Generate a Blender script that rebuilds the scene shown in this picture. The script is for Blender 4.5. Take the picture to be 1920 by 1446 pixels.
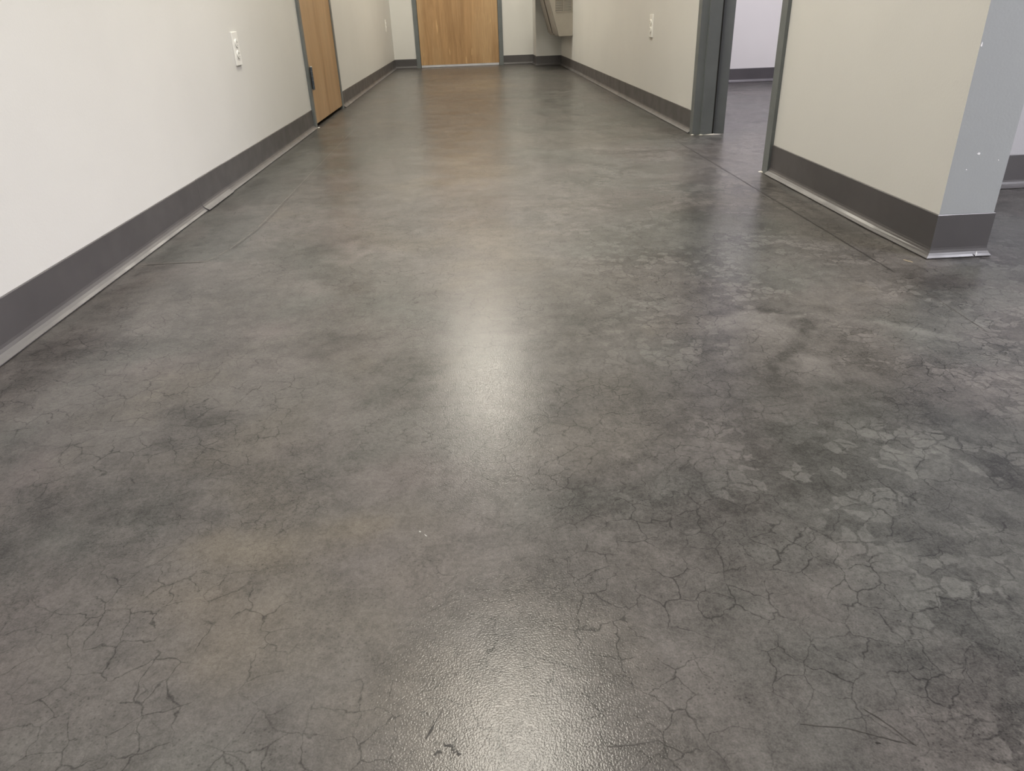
import bpy, bmesh, math, random
from mathutils import Matrix, Vector

random.seed(4)
scene = bpy.context.scene
for o in list(bpy.data.objects):
    bpy.data.objects.remove(o)
C = scene.collection

# ------------------------------------------------------------------ camera
cam_data = bpy.data.cameras.new('camera')
cam = bpy.data.objects.new('camera', cam_data)
C.objects.link(cam)
cam_data.sensor_fit = 'HORIZONTAL'
cam_data.sensor_width = 36.0
cam_data.lens = 25.204
cam_data.clip_start = 0.02
cam.matrix_world = Matrix((
    (0.99796030, 0.05456908, -0.03312778, 0.0),
    (-0.05449033, 0.45781093, -0.88737814, 0.0),
    (-0.03325715, 0.88737330, 0.45985062, 0.5442),
    (0, 0, 0, 1)))
scene.camera = cam

# ------------------------------------------------------------------ world, exposure
world = bpy.data.worlds.new('world')
scene.world = world
world.use_nodes = True
world.node_tree.nodes['Background'].inputs[0].default_value = (0, 0, 0, 1)
world.node_tree.nodes['Background'].inputs[1].default_value = 0.0
scene.view_settings.view_transform = 'Standard'
scene.view_settings.look = 'None'
scene.view_settings.gamma = 1.0
scene.view_settings.use_curve_mapping = False
scene.view_settings.exposure = 0.0
scene.cycles.max_bounces = 5
scene.cycles.use_light_tree = False
scene.cycles.diffuse_bounces = 3
scene.cycles.glossy_bounces = 2
scene.cycles.caustics_reflective = False
scene.cycles.caustics_refractive = False
scene.cycles.denoising_prefilter = 'NONE'

# the lamps of the place: ceiling troffers (x, y, colour, strength, length, label)
WARM = (1.0, 0.945, 0.815)
COOL = (0.93, 0.925, 1.01)
LILAC = (0.965, 0.915, 1.02)
CEIL = 3.30
TROFFERS = [
    (-0.01, 7.30, WARM, 46.0, 'warm white ceiling troffer above the wall-hung water fountain'),
    (0.05, 2.66, WARM, 45.0, 'warm white ceiling troffer between the left door and right doorway'),
    (0.06, -1.90, WARM, 20.0, 'warm white ceiling troffer at the near end of the hallway'),
    (2.60, 4.30, LILAC, 66.0, 'cool white ceiling troffer in the side room behind the doorway'),
    (3.30, -0.55, COOL, 122.0, 'cool white ceiling troffer in the open room beside the wall end'),
]

# ------------------------------------------------------------------ measures (metres)
XL, XR = -0.9115, 1.0569       # hall faces of the left and right walls
XR2 = 1.186                    # room side of the right wall
YEND = 9.55
YSTUB = 1.590
YBACK = -3.2
XE = 4.7
BH = 0.1016                    # cove base height
DOORH = 2.135

# ------------------------------------------------------------------ node helper
class NT:
    def __init__(self, name):
        self.m = bpy.data.materials.new(name)
        self.m.use_nodes = True
        self.dim = '3D'
        self.t = self.m.node_tree
        self.b = self.t.nodes['Principled BSDF']
    def n(self, kind, **props):
        x = self.t.nodes.new(kind)
        for k, v in props.items():
            setattr(x, k, v)
        return x
    def link(self, a, b):
        self.t.links.new(a, b)
    def put(self, sock, v):
        if isinstance(v, bpy.types.NodeSocket):
            self.t.links.new(v, sock)
        elif v is not None:
            if hasattr(sock.default_value, '__len__') and not hasattr(v, '__len__'):
                v = (v,) * len(sock.default_value)
            if hasattr(sock.default_value, '__len__') and len(sock.default_value) == 4 and len(v) == 3:
                v = tuple(v) + (1,)
            sock.default_value = v
    def math(self, op, a, b=None, c=None, clamp=False):
        x = self.n('ShaderNodeMath', operation=op, use_clamp=clamp)
        self.put(x.inputs[0], a); self.put(x.inputs[1], b)
        if c is not None: self.put(x.inputs[2], c)
        return x.outputs[0]
    def vec(self, op, a, b=None, scale=None):
        x = self.n('ShaderNodeVectorMath', operation=op)
        self.put(x.inputs[0], a)
        if b is not None: self.put(x.inputs[1], b)
        if scale is not None: self.put(x.inputs['Scale'], scale)
        return x.outputs['Value'] if op in ('LENGTH', 'DOT_PRODUCT', 'DISTANCE') else x.outputs[0]
    def noise(self, p, scale, detail=2, rough=0.5, col=False, off=None, dist=0.0):
        if off is not None: p = self.vec('ADD', p, off)
        x = self.n('ShaderNodeTexNoise', noise_dimensions=self.dim)
        self.put(x.inputs['Vector'], p); x.inputs['Scale'].default_value = scale
        x.inputs['Detail'].default_value = detail; x.inputs['Roughness'].default_value = rough
        x.inputs['Distortion'].default_value = dist
        return x.outputs['Color'] if col else x.outputs[0]
    def vor(self, p, scale, feature='F1', out='Distance'):
        x = self.n('ShaderNodeTexVoronoi', feature=feature, voronoi_dimensions='2D')
        self.put(x.inputs['Vector'], p); self.put(x.inputs['Scale'], scale)
        return x.outputs[out]
    def ramp(self, v, a, b, lo=0.0, hi=1.0, smooth=True):
        x = self.n('ShaderNodeMapRange', interpolation_type='SMOOTHSTEP' if smooth else 'LINEAR')
        self.put(x.inputs[0], v); self.put(x.inputs[1], a); self.put(x.inputs[2], b)
        self.put(x.inputs[3], lo); self.put(x.inputs[4], hi)
        return x.outputs[0]
    def mix(self, f, a, b, mode='MIX'):
        x = self.n('ShaderNodeMix', data_type='RGBA', blend_type=mode)
        self.put(x.inputs[0], f); self.put(x.inputs[6], a); self.put(x.inputs[7], b)
        return x.outputs[2]
    def sepx(self, p):
        x = self.n('ShaderNodeSeparateXYZ'); self.put(x.inputs[0], p)
        return x.outputs
    def obj(self):
        return self.n('ShaderNodeTexCoord').outputs['Object']
    def world(self):
        return self.n('ShaderNodeNewGeometry').outputs['Position']
    def bump(self, h, dist, strength=1.0, normal=None):
        x = self.n('ShaderNodeBump'); self.put(x.inputs['Height'], h)
        x.inputs['Distance'].default_value = dist; x.inputs['Strength'].default_value = strength
        if normal is not None: self.link(normal, x.inputs['Normal'])
        return x.outputs[0]
    def set(self, **kw):
        names = dict(color='Base Color', rough='Roughness', metal='Metallic', normal='Normal', spec='Specular IOR Level',
                     ior='IOR', emit='Emission Color', estr='Emission Strength', coat='Coat Weight', crough='Coat Roughness')
        for k, v in kw.items():
            self.put(self.b.inputs[names[k]], v)
        return self.m

MAT = {}

def plain(name, color, rough=0.5, metal=0.0, var=0.06, scale=9.0, bump=0.0, bscale=300.0, spec=0.5):
    t = NT(name); p = t.obj()
    n = t.noise(p, scale, 4, 0.6)
    f = t.ramp(n, 0.3, 0.7, 1 - var, 1 + var)
    c = t.vec('SCALE', color, scale=f)
    kw = dict(color=c, rough=t.ramp(t.noise(p, scale * 3, 3), 0.3, 0.7, rough - 0.05, rough + 0.05), metal=metal, spec=spec)
    if bump: kw['normal'] = t.bump(t.noise(p, bscale, 2), bump, 1.0)
    MAT[name] = t.set(**kw)

# ---- painted wall: roller stipple, faint scuffs
def wall_mat(name, col):
    t = NT(name); p = t.world()
    big = t.noise(p, 1.7, 4, 0.55)
    c = t.vec('SCALE', col, scale=t.ramp(big, 0.3, 0.7, 0.975, 1.02))
    scuff = t.noise(t.vec('MULTIPLY', p, (3.0, 3.0, 9.0)), 4.0, 5, 0.65)
    c = t.mix(t.ramp(scuff, 0.66, 0.78, 0.0, 0.10), c, (0.36, 0.35, 0.33))
    MAT[name] = t.set(color=c, rough=0.42, normal=t.bump(t.noise(p, 190, 1), 0.00035, 0.5))
wall_mat('wall_paint', (0.675, 0.665, 0.638))
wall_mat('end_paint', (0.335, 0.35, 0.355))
wall_mat('partition_grey', (0.44, 0.435, 0.45))  # greyer than the other walls, used on the partition alone
plain('ceiling_white', (0.72, 0.71, 0.69), 0.8, var=0.04, bump=0.0008, bscale=120)
plain('cove_vinyl', (0.080, 0.075, 0.077), 0.40, var=0.08, scale=4.0)
plain('frame_paint', (0.142, 0.155, 0.157), 0.38, var=0.08, scale=6.0, bump=0.0002, bscale=160)
plain('plate_plastic', (0.84, 0.83, 0.79), 0.35, var=0.02)
plain('slot_dark', (0.03, 0.03, 0.03), 0.6)
plain('hinge_steel', (0.10, 0.12, 0.145), 0.32, metal=0.5, var=0.15, scale=30)
plain('lever_steel', (0.55, 0.55, 0.55), 0.3, metal=1.0)
plain('fountain_vinyl', (0.33, 0.30, 0.255), 0.38, metal=0.25, var=0.05, scale=7.0)
plain('fountain_steel', (0.52, 0.51, 0.49), 0.28, metal=1.0, var=0.05)
plain('pale_strip', (0.62, 0.62, 0.66), 0.35, metal=0.3)
plain('caulk', (0.55, 0.53, 0.48), 0.6, var=0.15, scale=60)
plain('chip_white', (0.80, 0.80, 0.80), 0.7)
plain('gap_dark', (0.012, 0.011, 0.010), 0.9)
plain('mark_dark', (0.026, 0.024, 0.023), 0.36, var=0.25, scale=90, spec=0.15)
plain('mark_mid', (0.050, 0.046, 0.043), 0.36, var=0.25, scale=60, spec=0.15)
plain('mark_pale', (0.125, 0.118, 0.105), 0.36, var=0.25, scale=60, spec=0.15)
plain('mark_white', (0.36, 0.355, 0.34), 0.5, var=0.2, scale=200)
plain('mark_tan', (0.24, 0.20, 0.13), 0.5, var=0.2, scale=200)
plain('troffer_paint', (0.75, 0.75, 0.74), 0.5)

def wood_mat(name, dark, mid, light):
    t = NT(name); p = t.obj()
    w = t.vec('ADD', t.vec('MULTIPLY', p, (1, 1, 0.12)), t.vec('SCALE', t.noise(p, 1.6, 2, col=True), scale=0.05))
    fine = t.noise(t.vec('MULTIPLY', w, (1, 1, 0.25)), 140, 3, 0.6)
    band = t.noise(t.vec('MULTIPLY', w, (1, 1, 0.5)), 16, 4, 0.6)
    wide = t.noise(w, 4.5, 3, 0.5)
    c = t.mix(t.ramp(band, 0.32, 0.68), dark, mid)
    c = t.mix(t.ramp(wide, 0.42, 0.66, 0.0, 0.75), c, light)
    c = t.mix(t.ramp(fine, 0.35, 0.7, 0.28, 0.0), c, (dark[0] * .55, dark[1] * .5, dark[2] * .45))
    fl = t.noise(t.vec('MULTIPLY', p, (1, 1, 0.16)), 22, 2)
    c = t.mix(t.ramp(fl, 0.69, 0.75, 0.0, 0.5), c, (light[0] * 1.25, light[1] * 1.25, light[2] * 1.2))
    MAT[name] = t.set(color=c, rough=0.34, normal=t.bump(fine, 0.0003, 0.4))
wood_mat('birch_veneer', (0.35, 0.205, 0.094), (0.49, 0.30, 0.145), (0.56, 0.375, 0.20))

def emit_mat(name, col, strength):
    t = NT(name)
    MAT[name] = t.set(color=(0.8, 0.8, 0.8), rough=0.5, emit=col, estr=strength)

# ---- sealed, crazed and stained concrete
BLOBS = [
(0.55, 0.62, 0.45, 0.45, -0.15, -0.05, 0), (-0.30, 0.55, 0.22, 0.24, 0.08, 0.05, 0.1), (0.62, 1.05, 0.35, 0.30, -0.08, 0, 0),  # light falloff painted into the floor: darker right, paler left
(-0.796, 1.32, 0.13, 0.095, -0.45, 0.0, 0.0), (-0.793, 1.158, 0.068, 0.065, -0.25, 0, 0.1), (-0.443, 0.996, 0.053, 0.042, -0.42, -0.1, 0),
(-0.464, 0.915, 0.036, 0.021, -0.3, -0.1, 0), (-0.317, 1.226, 0.07, 0.058, -0.38, -0.1, 0), (-0.13, 1.091, 0.068, 0.08, -0.3, -0.15, 0),
(-0.17, 1.492, 0.082, 0.061, -0.15, -0.25, 0), (-0.429, 1.901, 0.088, 0.127, -0.3, -0.3, 0), (0.176, 1.323, 0.084, 0.078, -0.32, -0.1, 0),
(0.099, 1.225, 0.04, 0.039, -0.2, -0.3, 0), (0.485, 1.004, 0.062, 0.04, -0.32, -0.1, 0), (0.376, 1.079, 0.097, 0.07, -0.15, 0, 0),
(0.582, 0.89, 0.098, 0.053, -0.15, 0, 0), (0.87, 1.125, 0.099, 0.048, -0.25, 0, 0), (0.99, 1.441, 0.076, 0.072, -0.4, 0, 0),
(0.458, 1.422, 0.154, 0.025, -0.18, 0, 0), (0.397, 0.416, 0.077, 0.069, -0.25, 0, 0), (0.143, 0.697, 0.071, 0.047, -0.22, -0.2, 0),
(0.335, 0.635, 0.066, 0.055, -0.12, 0, 0), (0.518, 0.768, 0.041, 0.036, -0.15, -0.2, 0), (-0.575, 0.732, 0.073, 0.117, -0.22, 0, 0),
(-0.462, 0.776, 0.077, 0.071, -0.15, -0.25, 0), (-0.363, 1.837, 0.059, 0.067, 0.45, 0.15, 0.05), (-0.37, 1.573, 0.047, 0.055, 0.35, 0.1, 0.05),
(-0.398, 1.349, 0.046, 0.062, 0.25, 0.05, 0.3), (0.537, 1.225, 0.043, 0.069, 0.42, -0.05, 0), (0.542, 1.057, 0.036, 0.059, 0.42, -0.05, 0),
(0.423, 1.233, 0.059, 0.05, 0.15, 0, 0), (0.573, 0.792, 0.076, 0.076, 0.22, 0, 0), (0.611, 0.726, 0.052, 0.078, 0.2, 0, 0),
(0.187, 0.746, 0.067, 0.016, 0.2, 0, 0), (0.076, 1.252, 0.032, 0.03, 0.3, 0.2, 0), (-0.304, 0.65, 0.105, 0.064, 0.22, 0.35, 0),
(-0.316, 0.513, 0.1, 0.047, 0.12, 0.2, 0.1), (-0.072, 3.109, 0.198, 0.485, 0.15, 0.3, 0), (0.072, 6.869, 0.418, 0.762, 0.2, 0.45, 0),
(0.232, 3.423, 0.042, 0.713, 0.3, 0.05, 0), (-0.009, 2.661, 0.233, 0.093, 0.18, 0.1, 0), (0.263, 2.469, 0.072, 0.057, 0.3, 0.05, 0),
(0.534, 2.542, 0.109, 0.069, 0.2, 0, 0), (-0.629, 0.882, 0.058, 0.099, 0.0, 0, 0.55), (-0.575, 1.166, 0.107, 0.088, 0.06, 0.1, 0.35),
(-0.372, 1.17, 0.068, 0.056, 0.05, 0.05, 0.35), (-0.18, 0.982, 0.1, 0.102, 0.05, 0, 0.3), (-0.068, 0.823, 0.116, 0.091, 0.1, 0, 0.3),
(-0.28, 0.908, 0.079, 0.045, 0, -0.05, 0.25), (0.351, 1.27, 0.091, 0.065, 0.1, 0.4, 0.1), (0.761, 1.358, 0.126, 0.059, 0.05, 0.3, 0.1),
(-0.309, 4.05, 0.316, 0.399, -0.1, 0.4, 0), (-0.542, 3.476, 0.145, 0.859, -0.12, -0.35, 0), (0.751, 4.644, 0.216, 0.52, -0.15, -0.3, 0),
(-0.842, 3.144, 0.09, 0.718, -0.05, -0.4, 0), (-0.749, 2.182, 0.067, 0.193, -0.05, -0.4, 0), (-0.182, 0.675, 0.038, 0.058, 0.08, 0.4, 0),
(0.057, 0.831, 0.117, 0.053, 0.05, -0.05, 0.1), (0.729, 1.933, 0.167, 0.264, -0.12, -0.1, 0), (0.214, 1.905, 0.184, 0.205, 0.08, 0.15, 0),
(-0.215, 2.095, 0.172, 0.24, -0.05, 0.05, 0.1), (-0.004, 1.711, 0.143, 0.211, 0.12, 0.2, 0), (0.42, 1.716, 0.142, 0.129, -0.08, -0.05, 0.05),
(-0.881, 1.597, 0.077, 0.093, -0.05, 0.1, 0.25), (-0.712, 1.385, 0.101, 0.059, 0.1, 0, 0.1)
]

def floor_mat():
    t = NT('stained_concrete'); p = t.world(); t.dim = '2D'
    p2 = t.vec('MULTIPLY', p, (1, 1, 0))
    warpA = t.vec('SUBTRACT', t.noise(p2, 4.0, 3, 0.62, col=True), (0.5, 0.5, 0.5))
    warpB = t.vec('SUBTRACT', t.noise(p2, 26.0, 2, 0.5, col=True), (0.5, 0.5, 0.5))
    warpC = t.vec('SUBTRACT', t.noise(p2, 95.0, 1, 0.5, col=True), (0.5, 0.5, 0.5))
    flat = lambda v: t.vec('MULTIPLY', v, (1, 1, 0))
    # stains and painted light falloff, each with its own place (soft amounts stored per floor vertex: pale/dark, tan/green, pink)
    at = t.n('ShaderNodeAttribute', attribute_name='stain_shade')
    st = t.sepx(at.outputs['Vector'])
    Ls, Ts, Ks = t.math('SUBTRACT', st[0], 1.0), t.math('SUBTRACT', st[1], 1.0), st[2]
    big = t.noise(p2, 1.6, 3, 0.6)
    mid = t.noise(p2, 6.5, 5, 0.66, off=(3.1, 7.7, 0))
    sml = t.noise(p2, 34, 3, 0.65, off=(9.1, 1.7, 0))
    hue = t.noise(p2, 2.3, 3, 0.6, off=(21, 4, 0))
    pnk = t.noise(p2, 3.1, 2, 0.6, off=(2, 44, 0))
    L = t.math('ADD', t.ramp(big, 0.3, 0.7, -0.13, 0.13, smooth=False), t.ramp(mid, 0.3, 0.7, -0.20, 0.20, smooth=False))
    L = t.math('ADD', L, t.ramp(sml, 0.3, 0.7, -0.15, 0.15, smooth=False))
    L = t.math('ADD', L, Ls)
    skin = t.noise(p2, 15, 5, 0.68, off=(41, 2, 0))
    L = t.math('ADD', L, t.math('ADD', t.ramp(skin, 0.54, 0.58, 0.0, 0.10), t.ramp(skin, 0.39, 0.44, -0.10, 0.0)))
    px = t.sepx(p2)
    T = t.math('ADD', t.math('ADD', t.ramp(hue, 0.3, 0.7, -0.32, 0.36), Ts), t.ramp(px[0], 0.0, 0.5, 0.0, -0.22))
    K = t.math('ADD', t.math('MULTIPLY', t.ramp(pnk, 0.45, 0.72, 0.0, 0.30), t.ramp(px[0], 0.0, 0.4, 1.0, 0.25)), Ks)
    col = t.mix(t.ramp(T, -0.5, 0.0), FLOOR_GREEN, FLOOR_GREY)
    col = t.mix(t.ramp(T, 0.0, 0.75), col, FLOOR_TAN)
    col = t.mix(t.ramp(K, 0.0, 0.8, 0.0, 0.85), col, FLOOR_PINK)
    # crazing: domain-warped cells of two sizes, fading in and out
    pc = flat(t.vec('ADD', p2, t.vec('ADD', t.vec('SCALE', warpA, scale=0.05), t.vec('ADD', t.vec('SCALE', warpB, scale=0.022), t.vec('SCALE', warpC, scale=0.0065)))))
    e1 = t.vor(pc, 29, 'DISTANCE_TO_EDGE')
    e2 = t.vor(t.vec('ADD', pc, (5.3, 2.2, 0)), 62, 'DISTANCE_TO_EDGE')
    brk = t.noise(p2, 17, 3, 0.6, off=(5, 5, 0))
    w1 = t.ramp(brk, 0.35, 0.65, 0.013, 0.048)
    l1 = t.ramp(e1, 0.0, w1, 1.0, 0.0)
    z1 = t.ramp(t.noise(p2, 2.6, 3, 0.5, off=(12, 3, 0)), 0.36, 0.58)
    l1 = t.math('MULTIPLY', l1, t.math('MULTIPLY', t.math('MULTIPLY_ADD', z1, 0.8, 0.2), t.ramp(brk, 0.30, 0.55, 0.15, 1.0)))
    l2 = t.ramp(e2, 0.0, t.ramp(brk, 0.4, 0.7, 0.03, 0.10), 1.0, 0.0)
    z2 = t.ramp(t.noise(p2, 3.4, 4, 0.6, off=(31, 8, 0)), 0.48, 0.66)
    l2 = t.math('MULTIPLY', l2, t.math('MULTIPLY', z2, t.ramp(t.noise(p2, 30, 2, off=(1, 6, 0)), 0.42, 0.6)))
    crack = t.math('MAXIMUM', l1, t.math('MULTIPLY', l2, 0.75))
    # flaked skin: paler islets left standing on a darker ground
    zr = t.ramp(px[0], 0.05, 0.42)
    zf = t.math('MULTIPLY', t.math('MULTIPLY_ADD', zr, 0.9, 0.1), t.ramp(t.noise(p2, 4.2, 4, 0.62, off=(7, 17, 0)), 0.42, 0.60))
    e3 = t.vor(pc, 44, 'DISTANCE_TO_EDGE')
    r3 = t.sepx(t.vor(pc, 44, 'F1', 'Color'))[0]
    isl = t.math('MULTIPLY', t.ramp(e3, 0.03, 0.11), t.ramp(t.math('ADD', r3, t.ramp(mid, 0.3, 0.7, -0.35, 0.35)), 0.52, 0.58))
    L = t.math('ADD', L, t.math('MULTIPLY', zf, t.math('MULTIPLY_ADD', isl, 0.50, -0.20)))
    # fine grain, pits and pale specks
    gr = t.noise(p2, 520, 1, 0.6)
    gr2 = t.noise(p2, 170, 3, 0.65, off=(3, 3, 0))
    L = t.math('ADD', L, t.ramp(gr, 0.25, 0.75, -0.16, 0.16, smooth=False))
    L = t.math('ADD', L, t.ramp(gr2, 0.3, 0.7, -0.17, 0.17, smooth=False))
    pit = t.math('MULTIPLY', t.ramp(t.vor(p2, 120), 0.07, 0.16, 1.0, 0.0), t.ramp(t.noise(p2, 9, 2, off=(8, 8, 0)), 0.5, 0.6))
    L = t.math('SUBTRACT', L, t.math('MULTIPLY', pit, 0.35))
    L = t.math('SUBTRACT', L, t.math('MULTIPLY', crack, 0.66))
    gain = t.math('MAXIMUM', t.math('ADD', L, 1.0), 0.25)
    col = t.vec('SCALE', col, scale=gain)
    rough = t.ramp(mid, 0.3, 0.7, FLOOR_ROUGH - 0.03, FLOOR_ROUGH + 0.04)
    nb = t.bump(gr, FLOOR_BUMP, 1.0)
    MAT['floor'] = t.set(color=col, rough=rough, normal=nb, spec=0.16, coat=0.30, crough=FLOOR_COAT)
    t.b.inputs['Coat IOR'].default_value = 1.45
    t.link(nb, t.b.inputs['Coat Normal'])

FLOOR_GREY = (0.076, 0.0702, 0.0660)
FLOOR_GREEN = (0.069, 0.0685, 0.0635)
FLOOR_TAN = (0.088, 0.077, 0.063)
FLOOR_PINK = (0.084, 0.0715, 0.0695)
FLOOR_ROUGH = 0.36
FLOOR_COAT = 0.145
FLOOR_BUMP = 0.00016
# soft drawn stains: (a, b, half width, amount)
STROKES = [
    ((0.639, 1.261), (0.486, 1.062), 0.013, -0.50),
    ((0.398, 1.295), (0.526, 1.326), 0.012, -0.24), ((0.526, 1.326), (0.62, 1.296), 0.010, -0.26),
    ((0.526, 1.306), (0.62, 1.273), 0.011, 0.30), ((0.62, 1.273), (0.747, 1.233), 0.011, 0.32), ((0.747, 1.233), (0.794, 1.177), 0.014, 0.38),
    ((0.794, 1.177), (0.872, 1.111), 0.015, 0.32), ((0.917, 1.324), (0.922, 1.196), 0.009, 0.30),
]
floor_mat()

# ------------------------------------------------------------------ mesh helpers
def link(name, bm, mat, parent=None, smooth=False, bevel=0.0):
    if bevel:
        bmesh.ops.bevel(bm, geom=[e for e in bm.edges], offset=bevel, segments=2, affect='EDGES', profile=0.6)
    bmesh.ops.recalc_face_normals(bm, faces=bm.faces)
    me = bpy.data.meshes.new(name)
    bm.to_mesh(me); bm.free()
    if smooth:
        for f in me.polygons: f.use_smooth = True
    o = bpy.data.objects.new(name, me)
    me.materials.append(MAT[mat])
    C.objects.link(o)
    if parent is not None:
        o.parent = parent
        o.matrix_parent_inverse = parent.matrix_world.inverted() if False else Matrix()
    return o

def box(bm, x0, x1, y0, y1, z0, z1):
    m = Matrix.Translation(((x0 + x1) / 2, (y0 + y1) / 2, (z0 + z1) / 2)) @ Matrix.Diagonal((x1 - x0, y1 - y0, z1 - z0, 1))
    return bmesh.ops.create_cube(bm, size=1, matrix=m)['verts']

def boxes(*bs):
    bm = bmesh.new()
    for b in bs: box(bm, *b)
    return bm

def cyl(bm, p0, p1, r, seg=16, r2=None):
    p0, p1 = Vector(p0), Vector(p1); d = p1 - p0
    m = Matrix.Translation((p0 + p1) / 2) @ d.to_track_quat('Z', 'Y').to_matrix().to_4x4()
    bmesh.ops.create_cone(bm, cap_ends=True, segments=seg, radius1=r, radius2=r if r2 is None else r2, depth=d.length, matrix=m)

def prism(bm, pts, axis, a, b):
    """extrude a polygon; axis 'z': pts are (x,y); 'y': pts are (x,z); 'x': pts are (y,z)"""
    def v(p, h):
        return {'z': (p[0], p[1], h), 'y': (p[0], h, p[1]), 'x': (h, p[0], p[1])}[axis]
    lo = [bm.verts.new(v(p, a)) for p in pts]; hi = [bm.verts.new(v(p, b)) for p in pts]
    bm.faces.new(lo); bm.faces.new(hi[::-1])
    for i in range(len(pts)):
        j = (i + 1) % len(pts)
        bm.faces.new((lo[i], lo[j], hi[j], hi[i]))

def struct(o, label=None):
    o['kind'] = 'structure'
    if label: o['label'] = label
    return o

def empty(name, loc=(0, 0, 0)):
    o = bpy.data.objects.new(name, None)
    o.location = loc; o.empty_display_size = 0.1
    C.objects.link(o)
    return o

def tag(o, label, cat, group=None):
    o['label'] = label; o['category'] = cat
    if group: o['group'] = group
    return o

# cove base swept along a plan path; the room lies on the left hand of the path direction
PROFILE = [(0.0, 0.0), (0.0, BH), (0.0022, BH), (0.0034, BH - 0.0016), (0.0036, 0.024), (0.0048, 0.0185), (0.0085, 0.0125), (0.0140, 0.0074), (0.0190, 0.0040), (0.0205, 0.0030), (0.0208, 0.0016), (0.0195, 0.0012)]
def cove(bm, path, lift=0.0, out=0.0, step=0.25, toe=1.0):
    pts = [Vector((p[0], p[1])) for p in path]
    # subdivide the straight runs, so that the toe can wave a little
    seq = []
    for i in range(len(pts) - 1):
        n = max(1, int((pts[i + 1] - pts[i]).length / step))
        for k in range(n):
            seq.append(pts[i].lerp(pts[i + 1], k / n))
    seq.append(pts[-1])
    rings = []
    for i, p in enumerate(seq):
        d0 = (p - seq[i - 1]).normalized() if i > 0 else (seq[1] - p).normalized()
        d1 = (seq[i + 1] - p).normalized() if i < len(seq) - 1 else d0
        n0, n1 = Vector((-d0.y, d0.x)), Vector((-d1.y, d1.x))
        m = n0 + n1; m = m / max(0.2, m.dot(n0))
        wob = random.uniform(-0.0012, 0.0016)
        ring = []
        convex = d0.x * d1.y - d0.y * d1.x < -0.5      # the toe is trimmed where the strip wraps an outside corner
        for (q, z) in PROFILE:
            k = min(1.0, q / 0.02)
            if q > 0.0036: q = 0.0036 + (q - 0.0036) * toe
            if convex and q > 0.0036: q = 0.0036 + (q - 0.0036) * 0.62
            ring.append(bm.verts.new((p.x + m.x * (q + out + wob * k), p.y + m.y * (q + out + wob * k), z + lift + max(0, wob) * 0.4 * k)))
        rings.append(ring)
    for a, b in zip(rings, rings[1:]):
        for j in range(len(PROFILE)):
            jj = (j + 1) % len(PROFILE)
            bm.faces.new((a[j], a[jj], b[jj], b[j]))
    bm.faces.new(rings[0]); bm.faces.new(rings[-1][::-1])

def baseboard(name, path, label, **kw):
    bm = bmesh.new(); cove(bm, path, **kw)
    o = link(name, bm, 'cove_vinyl')
    return struct(o, label)

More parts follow.
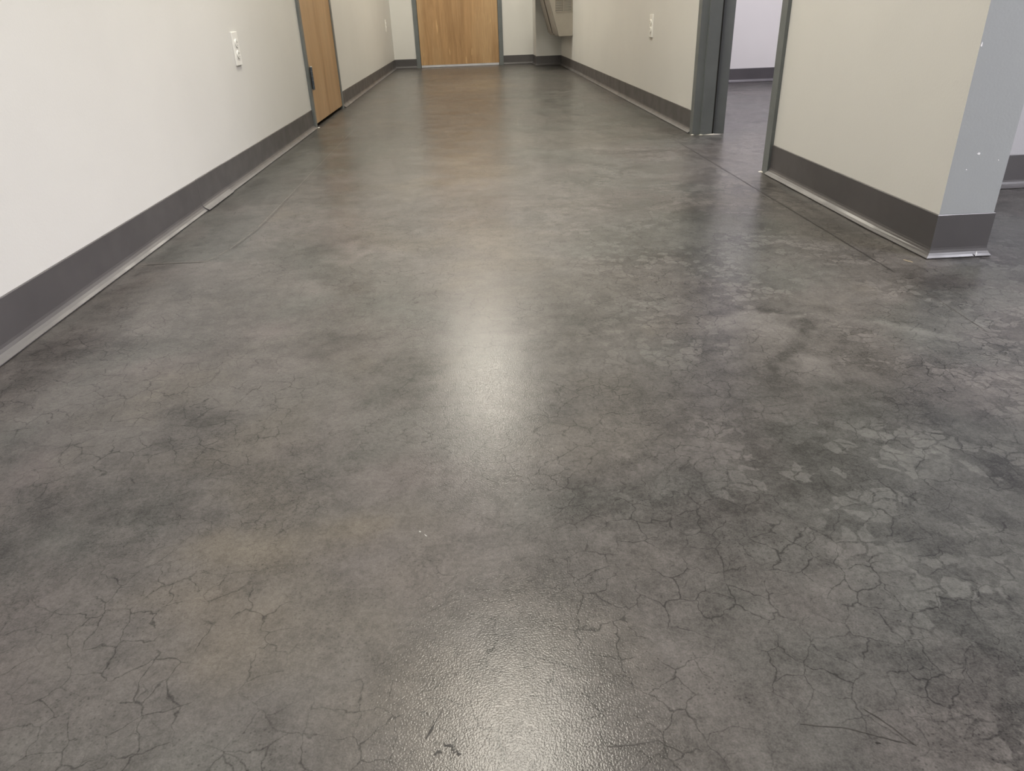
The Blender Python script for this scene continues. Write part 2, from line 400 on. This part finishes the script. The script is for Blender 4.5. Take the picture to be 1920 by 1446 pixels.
# ------------------------------------------------------------------ the shell
def floor_mesh():
    from mathutils import noise
    def axis(lo, hi, f0, f1, step, grow=0.0):
        a = [lo, (lo + f0) / 2]; v = f0
        while v < f1:
            a.append(v); v += step * (1 + grow * (v - f0))
        return a + [f1, (f1 + hi) / 2, hi]
    xs = axis(-1.30, XE + 0.14, -0.95, 1.22, 0.0105)
    ys = axis(YBACK - 0.14, YEND + 0.4, 0.28, YEND + 0.1, 0.0105, 0.55)
    nx, ny = len(xs), len(ys)
    verts = [(x, y, 0.0) for y in ys for x in xs]
    faces = [(j * nx + i, j * nx + i + 1, (j + 1) * nx + i + 1, (j + 1) * nx + i) for j in range(ny - 1) for i in range(nx - 1)]
    n = len(verts)
    x0, x1, y0, y1 = xs[0], xs[-1], ys[0], ys[-1]
    verts += [(x0, y0, -.12), (x1, y0, -.12), (x1, y1, -.12), (x0, y1, -.12)]
    b = (0, nx - 1, nx * ny - 1, nx * (ny - 1))
    rim = [list(range(0, nx)), [j * nx + nx - 1 for j in range(ny)], [nx * (ny - 1) + i for i in range(nx - 1, -1, -1)], [j * nx for j in range(ny - 1, -1, -1)]]
    for k, r in enumerate(rim):
        faces.append(tuple(r[::-1]) + (n + k, n + (k + 1) % 4))
    faces.append((n + 3, n + 2, n + 1, n))
    me = bpy.data.meshes.new('floor'); me.from_pydata(verts, [], faces); me.update()
    at = me.attributes.new('stain_shade', 'FLOAT_COLOR', 'POINT')
    buf = []
    for (x, y, z) in verts:
        L, T, K = 0.0, 0.0, 0.0
        if 0.2 < y < 9.7 and -1 < x < 1.3:
            q = Vector((x, y, 0.3))
            a = noise.turbulence_vector(q * 4.0, 3, False); c = noise.turbulence_vector(q * 22.0, 3, False)
            wx, wy = x + a.x * .07 + c.x * .030, y + a.y * .07 + c.y * .030
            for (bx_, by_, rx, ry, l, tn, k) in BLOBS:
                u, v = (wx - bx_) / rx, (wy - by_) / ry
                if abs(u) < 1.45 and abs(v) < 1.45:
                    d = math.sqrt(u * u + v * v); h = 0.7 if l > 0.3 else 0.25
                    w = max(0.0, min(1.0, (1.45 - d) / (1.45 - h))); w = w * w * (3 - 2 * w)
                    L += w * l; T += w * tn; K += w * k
            if 1.0 < y < 1.4:
                sx, sy = x + a.x * .012 + c.x * .010, y + a.y * .012 + c.y * .010
                for (A, B, hw, amt) in STROKES:
                    ax, ay = B[0] - A[0], B[1] - A[1]
                    u = max(0.0, min(1.0, ((sx - A[0]) * ax + (sy - A[1]) * ay) / (ax * ax + ay * ay)))
                    d = math.hypot(sx - A[0] - u * ax, sy - A[1] - u * ay)
                    if d < 1.6 * hw: L += amt * min(1.0, (1.6 * hw - d) / (1.1 * hw))
            if wx < -0.60 and 1.84 < y < 4.36:            # smoother grey-green patch along the left wall
                w = max(0.0, min(1.0, (-0.655 - (x + c.x * .004)) / 0.012)) * min(1.0, (y - 1.84) / .02)
                L += -0.07 * w; T += -0.45 * w
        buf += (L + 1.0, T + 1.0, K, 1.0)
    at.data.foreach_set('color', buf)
    o = bpy.data.objects.new('floor', me); me.materials.append(MAT['floor']); C.objects.link(o)
    return o
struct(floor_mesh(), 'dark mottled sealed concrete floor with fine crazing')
struct(link('ceiling', boxes((-1.30, XE + 0.14, YBACK - 0.14, YEND + 0.4, CEIL, CEIL + 0.1)), 'ceiling_white'), 'plain white ceiling above the hallway')

D1A, D1B = 4.365, 5.415            # left door rough opening (outer edges of its frame)
struct(link('wall_left', boxes((XL - 0.13, XL, YBACK, D1A + 0.02, 0, CEIL), (XL - 0.13, XL, D1B - 0.02, YEND, 0, CEIL),
                               (XL - 0.13, XL, D1A + 0.02, D1B - 0.02, DOORH + 0.02, CEIL)), 'wall_paint'), 'long pale painted wall along the left of the hallway')
E1, E2 = -0.648, 0.403
struct(link('wall_end', boxes((XL - 0.13, E1 + 0.02, YEND, YEND + 0.13, 0, CEIL), (E2 - 0.02, XR2, YEND, YEND + 0.13, 0, CEIL),
                              (E1 + 0.02, E2 - 0.02, YEND, YEND + 0.13, DOORH + 0.02, CEIL)), 'wall_paint'), 'pale wall closing the far end of the hallway')
XCH, YCH = 0.765, 9.12
struct(link('wall_chase', boxes((XCH, XR, YCH, YEND, 0, CEIL)), 'wall_paint'), 'shaded boxed-out wall corner behind the water fountain')
R1, R2 = 2.597, 3.617              # right doorway, outer edges of its frame
struct(link('wall_right', boxes((XR, XR2, R2 - 0.02, YEND, 0, CEIL), (XR, XR2, YSTUB, R1 + 0.02, 0, CEIL),
                                (XR, XR2, R1 + 0.02, R2 - 0.02, DOORH + 0.02, CEIL)), 'wall_paint'), 'cream painted wall along the right of the hallway')
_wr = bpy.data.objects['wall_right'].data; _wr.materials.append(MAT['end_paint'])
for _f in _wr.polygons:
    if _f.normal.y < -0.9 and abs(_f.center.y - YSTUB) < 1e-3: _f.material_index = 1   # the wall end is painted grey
struct(link('wall_right_near', boxes((XR, XR2, YBACK, -1.5, 0, CEIL)), 'wall_paint'), 'pale wall on the right behind the open room')
struct(link('wall_partition', boxes((XR2, XE, 2.235, 2.36, 0, CEIL)), 'partition_grey'), 'pale partition wall in the open room behind the wall end')
struct(link('wall_side_room', boxes((XR2, XE, 6.09, 6.22, 0, CEIL)), 'wall_paint'), 'pale lilac-lit wall of the side room seen through the doorway')
struct(link('wall_far_right', boxes((XE, XE + 0.13, YBACK, YEND, 0, CEIL)), 'wall_paint'), 'pale outer wall of the rooms on the right')
struct(link('wall_back', boxes((XL - 0.13, XE, YBACK - 0.13, YBACK, 0, CEIL)), 'wall_paint'), 'pale wall closing the near end of the hallway')

# ------------------------------------------------------------------ cove bases (room on the left hand of each path)
baseboard('baseboard_left_1', [(XL, 2.42), (XL, YBACK)], 'grey cove base along the near left wall')
baseboard('baseboard_left_2', [(XL, 2.70), (XL, 2.42)], 'short grey cove base piece with a lifted end', toe=1.22, lift=0.0008)
baseboard('baseboard_left_3', [(XL, D1A), (XL, 2.70)], 'grey cove base beside the hinge side of the left door')
baseboard('baseboard_left_4', [(XL, 5.80), (XL, D1B)], 'short grey cove base just past the left door', toe=1.2)
baseboard('baseboard_left_5', [(XL + 0.0005, YEND), (XL, 5.80)], 'grey cove base of the left wall running to the end wall')
baseboard('baseboard_end_1', [(E1, YEND), (XL + 0.004, YEND)], 'grey cove base left of the end door')
baseboard('baseboard_end_2', [(XR - 0.004, YCH), (XCH, YCH), (XCH, YEND), (E2, YEND)], 'grey cove base right of the end door, wrapping the boxed-out corner')
baseboard('baseboard_right_1', [(XR, R2), (XR, YCH - 0.004)], 'grey cove base along the far right wall')
baseboard('baseboard_right_2', [(XR2, 2.231), (XR2, YSTUB), (XR, YSTUB), (XR, R1)], 'grey cove base wrapped around the wall end')
baseboard('baseboard_partition', [(XE, 2.235), (XR2 + 0.022, 2.235)], 'grey cove base of the open room partition')
baseboard('baseboard_side_room', [(XE, 6.09), (XR2, 6.09)], 'grey cove base in the side room')

# ------------------------------------------------------------------ doors, frames
def wloc(o):
    v = Vector((0, 0, 0))
    while o is not None:
        v += o.location; o = o.parent
    return v
_link = link
def part(name, bm, mat, parent, label=None, **kw):
    o = _link(name, bm, mat, None, **kw)
    o.data.transform(Matrix.Translation(-wloc(parent)))
    o.parent = parent
    if label: o['label'] = label
    return o

SINGLE = [(.012, 0), (.012, .05), (-.037, .05), (-.037, .066), (-.142, .066), (-.142, 0), (-.1305, 0), (-.1305, .0205), (-0.0003, .0205), (-0.0003, 0)]
DOUBLE = [(.012, 0), (.012, .05), (-.022, .05), (-.022, .066), (-.078, .066), (-.078, .05), (-.1415, .05), (-.1415, 0), (-.1297, 0), (-.1297, .0205), (-.0003, .0205), (-.0003, 0)]
def frame_parts(parent, prof, f, A, B):
    """f(n, s) maps depth n out of the wall face and position s along the wall to (x, y)"""
    Z = DOORH + 0.04
    for side in (0, 1):
        bm = bmesh.new()
        prism(bm, [f(n, A + q if side == 0 else B - q) for n, q in prof], 'z', 0.0, Z)
        part('jamb', bm, 'frame_paint', parent, bevel=0.0)
    bm = bmesh.new()
    lo = [bm.verts.new((*f(n, A + q), Z - q)) for n, q in prof]
    hi = [bm.verts.new((*f(n, B - q), Z - q)) for n, q in prof]
    bm.faces.new(lo); bm.faces.new(hi[::-1])
    for i in range(len(prof)):
        j = (i + 1) % len(prof)
        bm.faces.new((lo[i], lo[j], hi[j], hi[i]))
    bmesh.ops.translate(bm, verts=bm.verts, vec=(0, 0, 0.0006))
    part('head', bm, 'frame_paint', parent)

def hinge(parent, x, y, z, nx):
    """butt hinge: barrel of five knuckles between two leaves, on the hall side"""
    bm = boxes((min(x, x + nx * .003), max(x, x + nx * .003), y + .003, y + .030, z - .056, z + .056))
    h = part('hinge', bm, 'hinge_steel', parent, 'dull steel butt hinge', bevel=0.0008)
    for k in range(5):
        bm = bmesh.new(); z0 = z - .0572 + k * .0229
        cyl(bm, (x + nx * .009, y, z0 + .0006), (x + nx * .009, y, z0 + .0223), .0075, 14)
        part('knuckle', bm, 'hinge_steel', h)
    for s in (-1, 1):
        bm = bmesh.new(); cyl(bm, (x + nx * .009, y, z + s * .0575), (x + nx * .009, y, z + s * .0615), .0085, 14, .005)
        part('pin_tip', bm, 'lever_steel', h)
    return h

def lever(parent, f, s, dirn, z):
    bm = bmesh.new()
    x, y = f(.0085, s); x1, y1 = f(.020, s); cyl(bm, (x, y, z), (x1, y1, z), .030, 24)
    h = part('lever_handle', bm, 'lever_steel', parent, 'satin steel lever handle')
    bm = bmesh.new()
    x2, y2 = f(.062, s); x3, y3 = f(.062, s + dirn * .115)
    cyl(bm, (x1, y1, z), (x2, y2, z), .010, 14); cyl(bm, (*f(.062, s - dirn * .008), z), (x3, y3, z), .009, 14, .007)
    part('lever', bm, 'lever_steel', h)

# left door
d1 = empty('door_1', (XL, (D1A + D1B) / 2, 0)); struct(d1, 'birch veneer door in a grey steel frame in the left wall')
fl = lambda n, s: (XL + n, s)
frame_parts(d1, SINGLE, fl, D1A, D1B)
slab1 = part('door_slab', boxes((XL - .034, XL + .0085, D1A + .0535, D1B - .0535, .020, DOORH - .014)), 'birch_veneer', d1, bevel=0.0015)
for z in (.262, 1.06, 1.86): hinge(d1, XL + .012, D1A + .0515, z, 1)
lever(slab1, fl, D1B - .125, -1, 1.0)
# end door
d2 = empty('door_2', ((E1 + E2) / 2, YEND, 0)); struct(d2, 'birch veneer door in a grey steel frame in the end wall')
fe = lambda n, s: (s, YEND - n)
frame_parts(d2, SINGLE, fe, E1, E2)
slab2 = part('door_slab', boxes((E1 + .0535, E2 - .0535, YEND - .004, YEND + .036, .027, DOORH - .014)), 'birch_veneer', d2, bevel=0.0015)
part('bottom_strip', boxes((E1 + .056, E2 - .056, YEND - .009, YEND + .02, .003, .026)), 'pale_strip', slab2, 'pale strip along the door bottom')  # pale strip drawn along the foot of the slab
lever(slab2, fe, E2 - .125, -1, 1.0)
# right doorway without a door leaf
t1 = empty('trim_1', (XR, (R1 + R2) / 2, 0)); struct(t1, 'grey steel door frame of the open doorway in the right wall')
fr = lambda n, s: (XR - n, s)
frame_parts(t1, DOUBLE, fr, R1, R2)
for s0, s1 in ((R1 + .0502, R1 + .0668), (R2 - .0668, R2 - .0502)):
    part('dark_strip', boxes((XR + .0784, XR + .0840, s0, s1, .002, DOORH - .03)), 'gap_dark', t1, 'dark strip behind the stop')  # dark strip drawing the line at the back of the stop
def smear(parent, x, y, r, n, seed):
    rnd = random.Random(seed); bm = bmesh.new()
    ring = [bm.verts.new((x + r[0] * math.cos(a) * rnd.uniform(.6, 1.1), y + r[1] * math.sin(a) * rnd.uniform(.6, 1.1), .0004)) for a in [6.2832 * k / n for k in range(n)]]
    top = bm.verts.new((x, y, .004))
    for i in range(n): bm.faces.new((ring[i], ring[(i + 1) % n], top))
    bm.faces.new(ring[::-1])
    part('caulk_smear', bm, 'caulk', parent, 'pale caulk smear at the frame foot')
smear(t1, XR - .012, R2 - .055, (.012, .006), 9, 1)
smear(t1, XR + .024, R2 - .069, (.012, .005), 9, 2)
smear(t1, XR + .085, R2 - .070, (.05, .004), 11, 3)
smear(t1, XR - .016, R1 + .046, (.010, .012), 9, 4)
smear(d1, XL + .018, D1A + .040, (.008, .016), 9, 5)

# marks on the floor: saw cuts, patch edges, hairline cracks, scuffs and specks
fl_ob = bpy.data.objects['floor']
def ribbon(name, pts, w, mat, label=None, jit=0.5, step=0.02, taper=True):
    rnd = random.Random(len(name) + int(abs(pts[0][0]) * 9973))
    P = []
    for (a, b) in zip(pts, pts[1:]):
        n = max(2, int(math.hypot(b[0] - a[0], b[1] - a[1]) / step))
        P += [(a[0] + (b[0] - a[0]) * k / n, a[1] + (b[1] - a[1]) * k / n) for k in range(n)]
    P.append(pts[-1])
    bm = bmesh.new(); rows = []
    for i, (x, y) in enumerate(P):
        p, q = P[max(0, i - 1)], P[min(len(P) - 1, i + 1)]
        dx, dy = q[0] - p[0], q[1] - p[1]; l = math.hypot(dx, dy); nx, ny = -dy / l, dx / l
        hw = w * rnd.uniform(.55, 1.15) * (0.5 if taper and i in (0, len(P) - 1) else 1)
        off = rnd.uniform(-1, 1) * w * jit
        rows.append((bm.verts.new((x + nx * (off + hw), y + ny * (off + hw), .0003)), bm.verts.new((x + nx * (off - hw), y + ny * (off - hw), .0003))))
    for a, b in zip(rows, rows[1:]): bm.faces.new((a[0], a[1], b[1], b[0]))
    return part(name, bm, mat, fl_ob, label)
ribbon('saw_cut', [(.928, 3.50), (.927, 2.4), (.926, 1.50)], .0023, 'mark_dark', 'dark saw cut line along the right wall', .25)
ribbon('saw_cut', [(.926, 1.42), (.915, 1.16)], .0011, 'mark_mid', None, .4)
ribbon('patch_edge', [(-.672, 4.30), (-.668, 3.2), (-.664, 2.15), (-.684, 1.95), (-.712, 1.845)], .0016, 'mark_pale', 'pale edge of the floor patch by the left wall', .6)
ribbon('patch_edge', [(-.661, 2.9), (-.656, 2.15), (-.676, 1.95)], .0012, 'mark_mid', None, .8)
ribbon('patch_edge', [(-.712, 1.845), (-.80, 1.846), (-.888, 1.842)], .0017, 'mark_pale', None, .6)
ribbon('patch_edge', [(-.72, 1.838), (-.80, 1.839), (-.880, 1.835)], .0013, 'mark_dark', None, .8)
ribbon('hairline_crack', [(.083, .388), (.105, .3875), (.126, .390), (.143, .377)], .00055, 'mark_mid', 'dark hairline crack', 1.2, .004)
ribbon('hairline_crack', [(.249, .396), (.285, .389), (.328, .371)], .0006, 'mark_mid', None, 1.0, .004)
ribbon('hairline_crack', [(.309, .406), (.322, .390), (.335, .368)], .0006, 'mark_mid', None, 1.0, .004)
ribbon('scuff_mark', [(-.063, .420), (-.069, .407)], .0011, 'mark_dark', 'short black scuff mark', .2, .003)
ribbon('scuff_mark', [(-.056, .435), (-.063, .420)], .0004, 'mark_mid', None, .2, .003)
ribbon('scuff_mark', [(-.062, .392), (-.059, .3935), (-.055, .393)], .0011, 'mark_dark', None, .9, .0015)
ribbon('scuff_mark', [(-.054, .401), (-.049, .399), (-.046, .394), (-.039, .390)], .0012, 'mark_dark', None, 1.4, .0014)
ribbon('paint_speck', [(-.092, .686), (-.0895, .6835)], .0008, 'mark_white', 'small white paint speck', .2, .001)
ribbon('paint_speck', [(-.085, .679), (-.082, .675)], .0009, 'mark_white', None, .2, .001)
ribbon('paint_speck', [(.992, 1.585), (1.003, 1.562)], .0040, 'mark_tan', 'tan speck by the wall end', .3, .005)
ribbon('dark_speck', [(.0675, .7655), (.068, .7635)], .0010, 'mark_dark', 'small black speck', .2, .001)
ribbon('dark_speck', [(.303, .374), (.307, .373)], .0010, 'mark_dark', None, .2, .0012)

# paint chips on the wall end
wr = bpy.data.objects['wall_right']
def chip(x, z, w, h, seed, y=YSTUB, parent=wr):
    rnd = random.Random(seed); bm = bmesh.new(); n = 9
    pts = [(x + w * math.cos(a) * rnd.uniform(.55, 1.1), z + h * math.sin(a) * rnd.uniform(.55, 1.1)) for a in [6.2832 * k / n for k in range(n)]]
    prism(bm, pts, 'y', y - .0006, y - .0001)
    part('paint_chip', bm, 'chip_white', parent, 'white chipped paint fleck')
chip(1.114, .235, .0045, .0030, 1); chip(1.0946, .2014, .0016, .0012, 2); chip(1.0600, .4560, .0020, .0060, 3); chip(1.163, .2193, .0014, .0016, 4)
chip(1.160, .0085, .0026, .0060, 6, YSTUB - .0140, bpy.data.objects['baseboard_right_2'])

# ------------------------------------------------------------------ outlets
def outlet(x, y, z, nx, label):
    root = empty('wall_outlet', (x, y, z))
    bx = lambda d0, d1, y0, y1, z0, z1: (min(x + nx * d0, x + nx * d1), max(x + nx * d0, x + nx * d1), y + y0, y + y1, z + z0, z + z1)
    part('cover_plate', boxes(bx(0.0, .0065, -.0365, .0365, -.0595, .0595)), 'plate_plastic', root, bevel=0.002)
    for s in (-1, 1):
        bm = bmesh.new(); zc = s * .0195; pts = []
        for k in range(24):
            a = 6.2832 * k / 24
            pts.append((y + .0172 * math.cos(a), z + zc + max(-.0135, min(.0135, .0172 * math.sin(a)))))
        a0, a1 = sorted((x + nx * .0067, x + nx * .0105)); prism(bm, pts, 'x', a0, a1)
        r = part('receptacle', bm, 'plate_plastic', root)
        for ys, hh in ((-.0063, .0040), (.0063, .0032)):
            part('slot', boxes(bx(.0106, .0109, ys - .0011, ys + .0011, zc + .0035 - hh, zc + .0035 + hh)), 'slot_dark', r)
        bm = bmesh.new(); cyl(bm, (x + nx * .0106, y, z + zc - .0075), (x + nx * .0109, y, z + zc - .0075), .0024, 10)
        part('ground_hole', bm, 'slot_dark', r)
    bm = bmesh.new(); cyl(bm, (x + nx * .0066, y, z), (x + nx * .0082, y, z), .0035, 14)
    part('screw', bm, 'plate_plastic', root)
    return tag(root, label, 'outlet', 'wall outlets of the hallway')
outlet(XL, 3.140, .460, 1, 'white duplex outlet on the near left wall, before the wooden door')
outlet(XL, 8.900, .478, 1, 'white duplex outlet on the far left wall near the end wall corner')
outlet(XR, 4.585, .457, -1, 'cream duplex outlet on the right wall beyond the grey doorway frame')

# ------------------------------------------------------------------ water fountain on the right wall
YF = 8.112
wf = empty('water_fountain', (XR, YF + .45, .325))
tag(wf, 'taupe wall-hung water fountain with louvred side panel by the far corner', 'water fountain')
def cooler(y0, dz):
    y1 = y0 + .415
    X = lambda z: .916 - (z - .325) * .286
    pts = [(XR - .0004, .325), (.918, .325), (X(.34), .34), (X(.70), .70), (.775, .735), (.70, .765), (XR - .0004, .765)]
    pts = [(a, b + dz) for a, b in pts]
    bm = bmesh.new(); prism(bm, pts, 'y', y0, y1)
    cab = part('cabinet', bm, 'fountain_vinyl', wf, bevel=0.003)
    # front panel with a raised border
    bm = bmesh.new()
    prism(bm, [(X(.345) - .0105, .345 + dz), (X(.345) - .002, .343 + dz), (X(.695) - .002, .693 + dz), (X(.695) - .0105, .695 + dz)], 'y', y0 + .010, y1 - .010)
    part('front_panel', bm, 'fountain_vinyl', cab, bevel=0.002)
    # louvre banks of the side panel
    for (xa, xb) in ((.882, .960), (.970, 1.044)):
        bank = part('louver_bank', boxes((xa, xb, y0 - .0012, y0 + .0002, .549 + dz, .712 + dz)), 'slot_dark', cab)
        proto = None
        for k in range(17):
            z = .5525 + k * .0095 + dz
            if proto is None:
                bm = bmesh.new()
                prism(bm, [(y0 - .0014, z + .0028), (y0 - .0062, z - .0026), (y0 - .0050, z - .0030), (y0 - .0014, z - .0012)], 'x', xa + .001, xb - .001)
                proto = part('louver', bm, 'fountain_vinyl', bank)
            else:
                c = proto.copy(); C.objects.link(c); c.parent = bank; c.location.z = k * .0095
    # basin
    bm = bmesh.new()
    prof = [(XR - .0004, .766), (.70, .766), (.585, .80), (.572, .82), (.572, .862), (.588, .872), (XR - .0004, .885)]
    prism(bm, [(a, b + dz) for a, b in prof], 'y', y0 - .012, y1 + .012)
    bas = part('basin', bm, 'fountain_steel', wf, 'brushed steel basin', bevel=0.004)
    bm = bmesh.new()
    cyl(bm, (.93, (y0 + y1) / 2 + .11, .878 + dz), (.93, (y0 + y1) / 2 + .11, .915 + dz), .017, 18)
    cyl(bm, (.93, (y0 + y1) / 2 + .11, .912 + dz), (.90, (y0 + y1) / 2 + .09, .935 + dz), .010, 14)
    part('bubbler', bm, 'lever_steel', bas)
    bm = bmesh.new(); cyl(bm, (.80, (y0 + y1) / 2 - .02, .8735 + dz), (.80, (y0 + y1) / 2 - .02, .8800 + dz), .028, 20)
    part('drain_strainer', bm, 'lever_steel', bas)
    part('push_bar', boxes((.562, .5705, y0 + .08, y1 - .08, .826 + dz, .856 + dz)), 'fountain_vinyl', bas, bevel=0.002)
cooler(YF, 0.0)
cooler(YF + .515, 0.0)  # unseen second cabinet, added to shade the corner behind

# ------------------------------------------------------------------ ceiling troffers
for i, (x, y, colr, strg, lab) in enumerate(TROFFERS):
    emit_mat('diffuser_%d' % i, colr, strg)
    root = empty('ceiling_light', (x, y, CEIL - .015))
    w, l = .305, .61
    part('frame', boxes((x - w, x + w, y - l, y - l + .02, CEIL - .014, CEIL - .0005), (x - w, x + w, y + l - .02, y + l, CEIL - .014, CEIL - .0005),
                        (x - w, x - w + .02, y - l + .02, y + l - .02, CEIL - .014, CEIL - .0005), (x + w - .02, x + w, y - l + .02, y + l - .02, CEIL - .014, CEIL - .0005)), 'troffer_paint', root)
    bm = bmesh.new()
    bm.faces.new([bm.verts.new((x + a * (w - .0205), y + b * (l - .0205), CEIL - .008)) for a, b in ((-1, -1), (-1, 1), (1, 1), (1, -1))])
    part('diffuser', bm, 'diffuser_%d' % i, root, 'glowing diffuser panel')
    tag(root, lab, 'ceiling light', 'ceiling troffers')
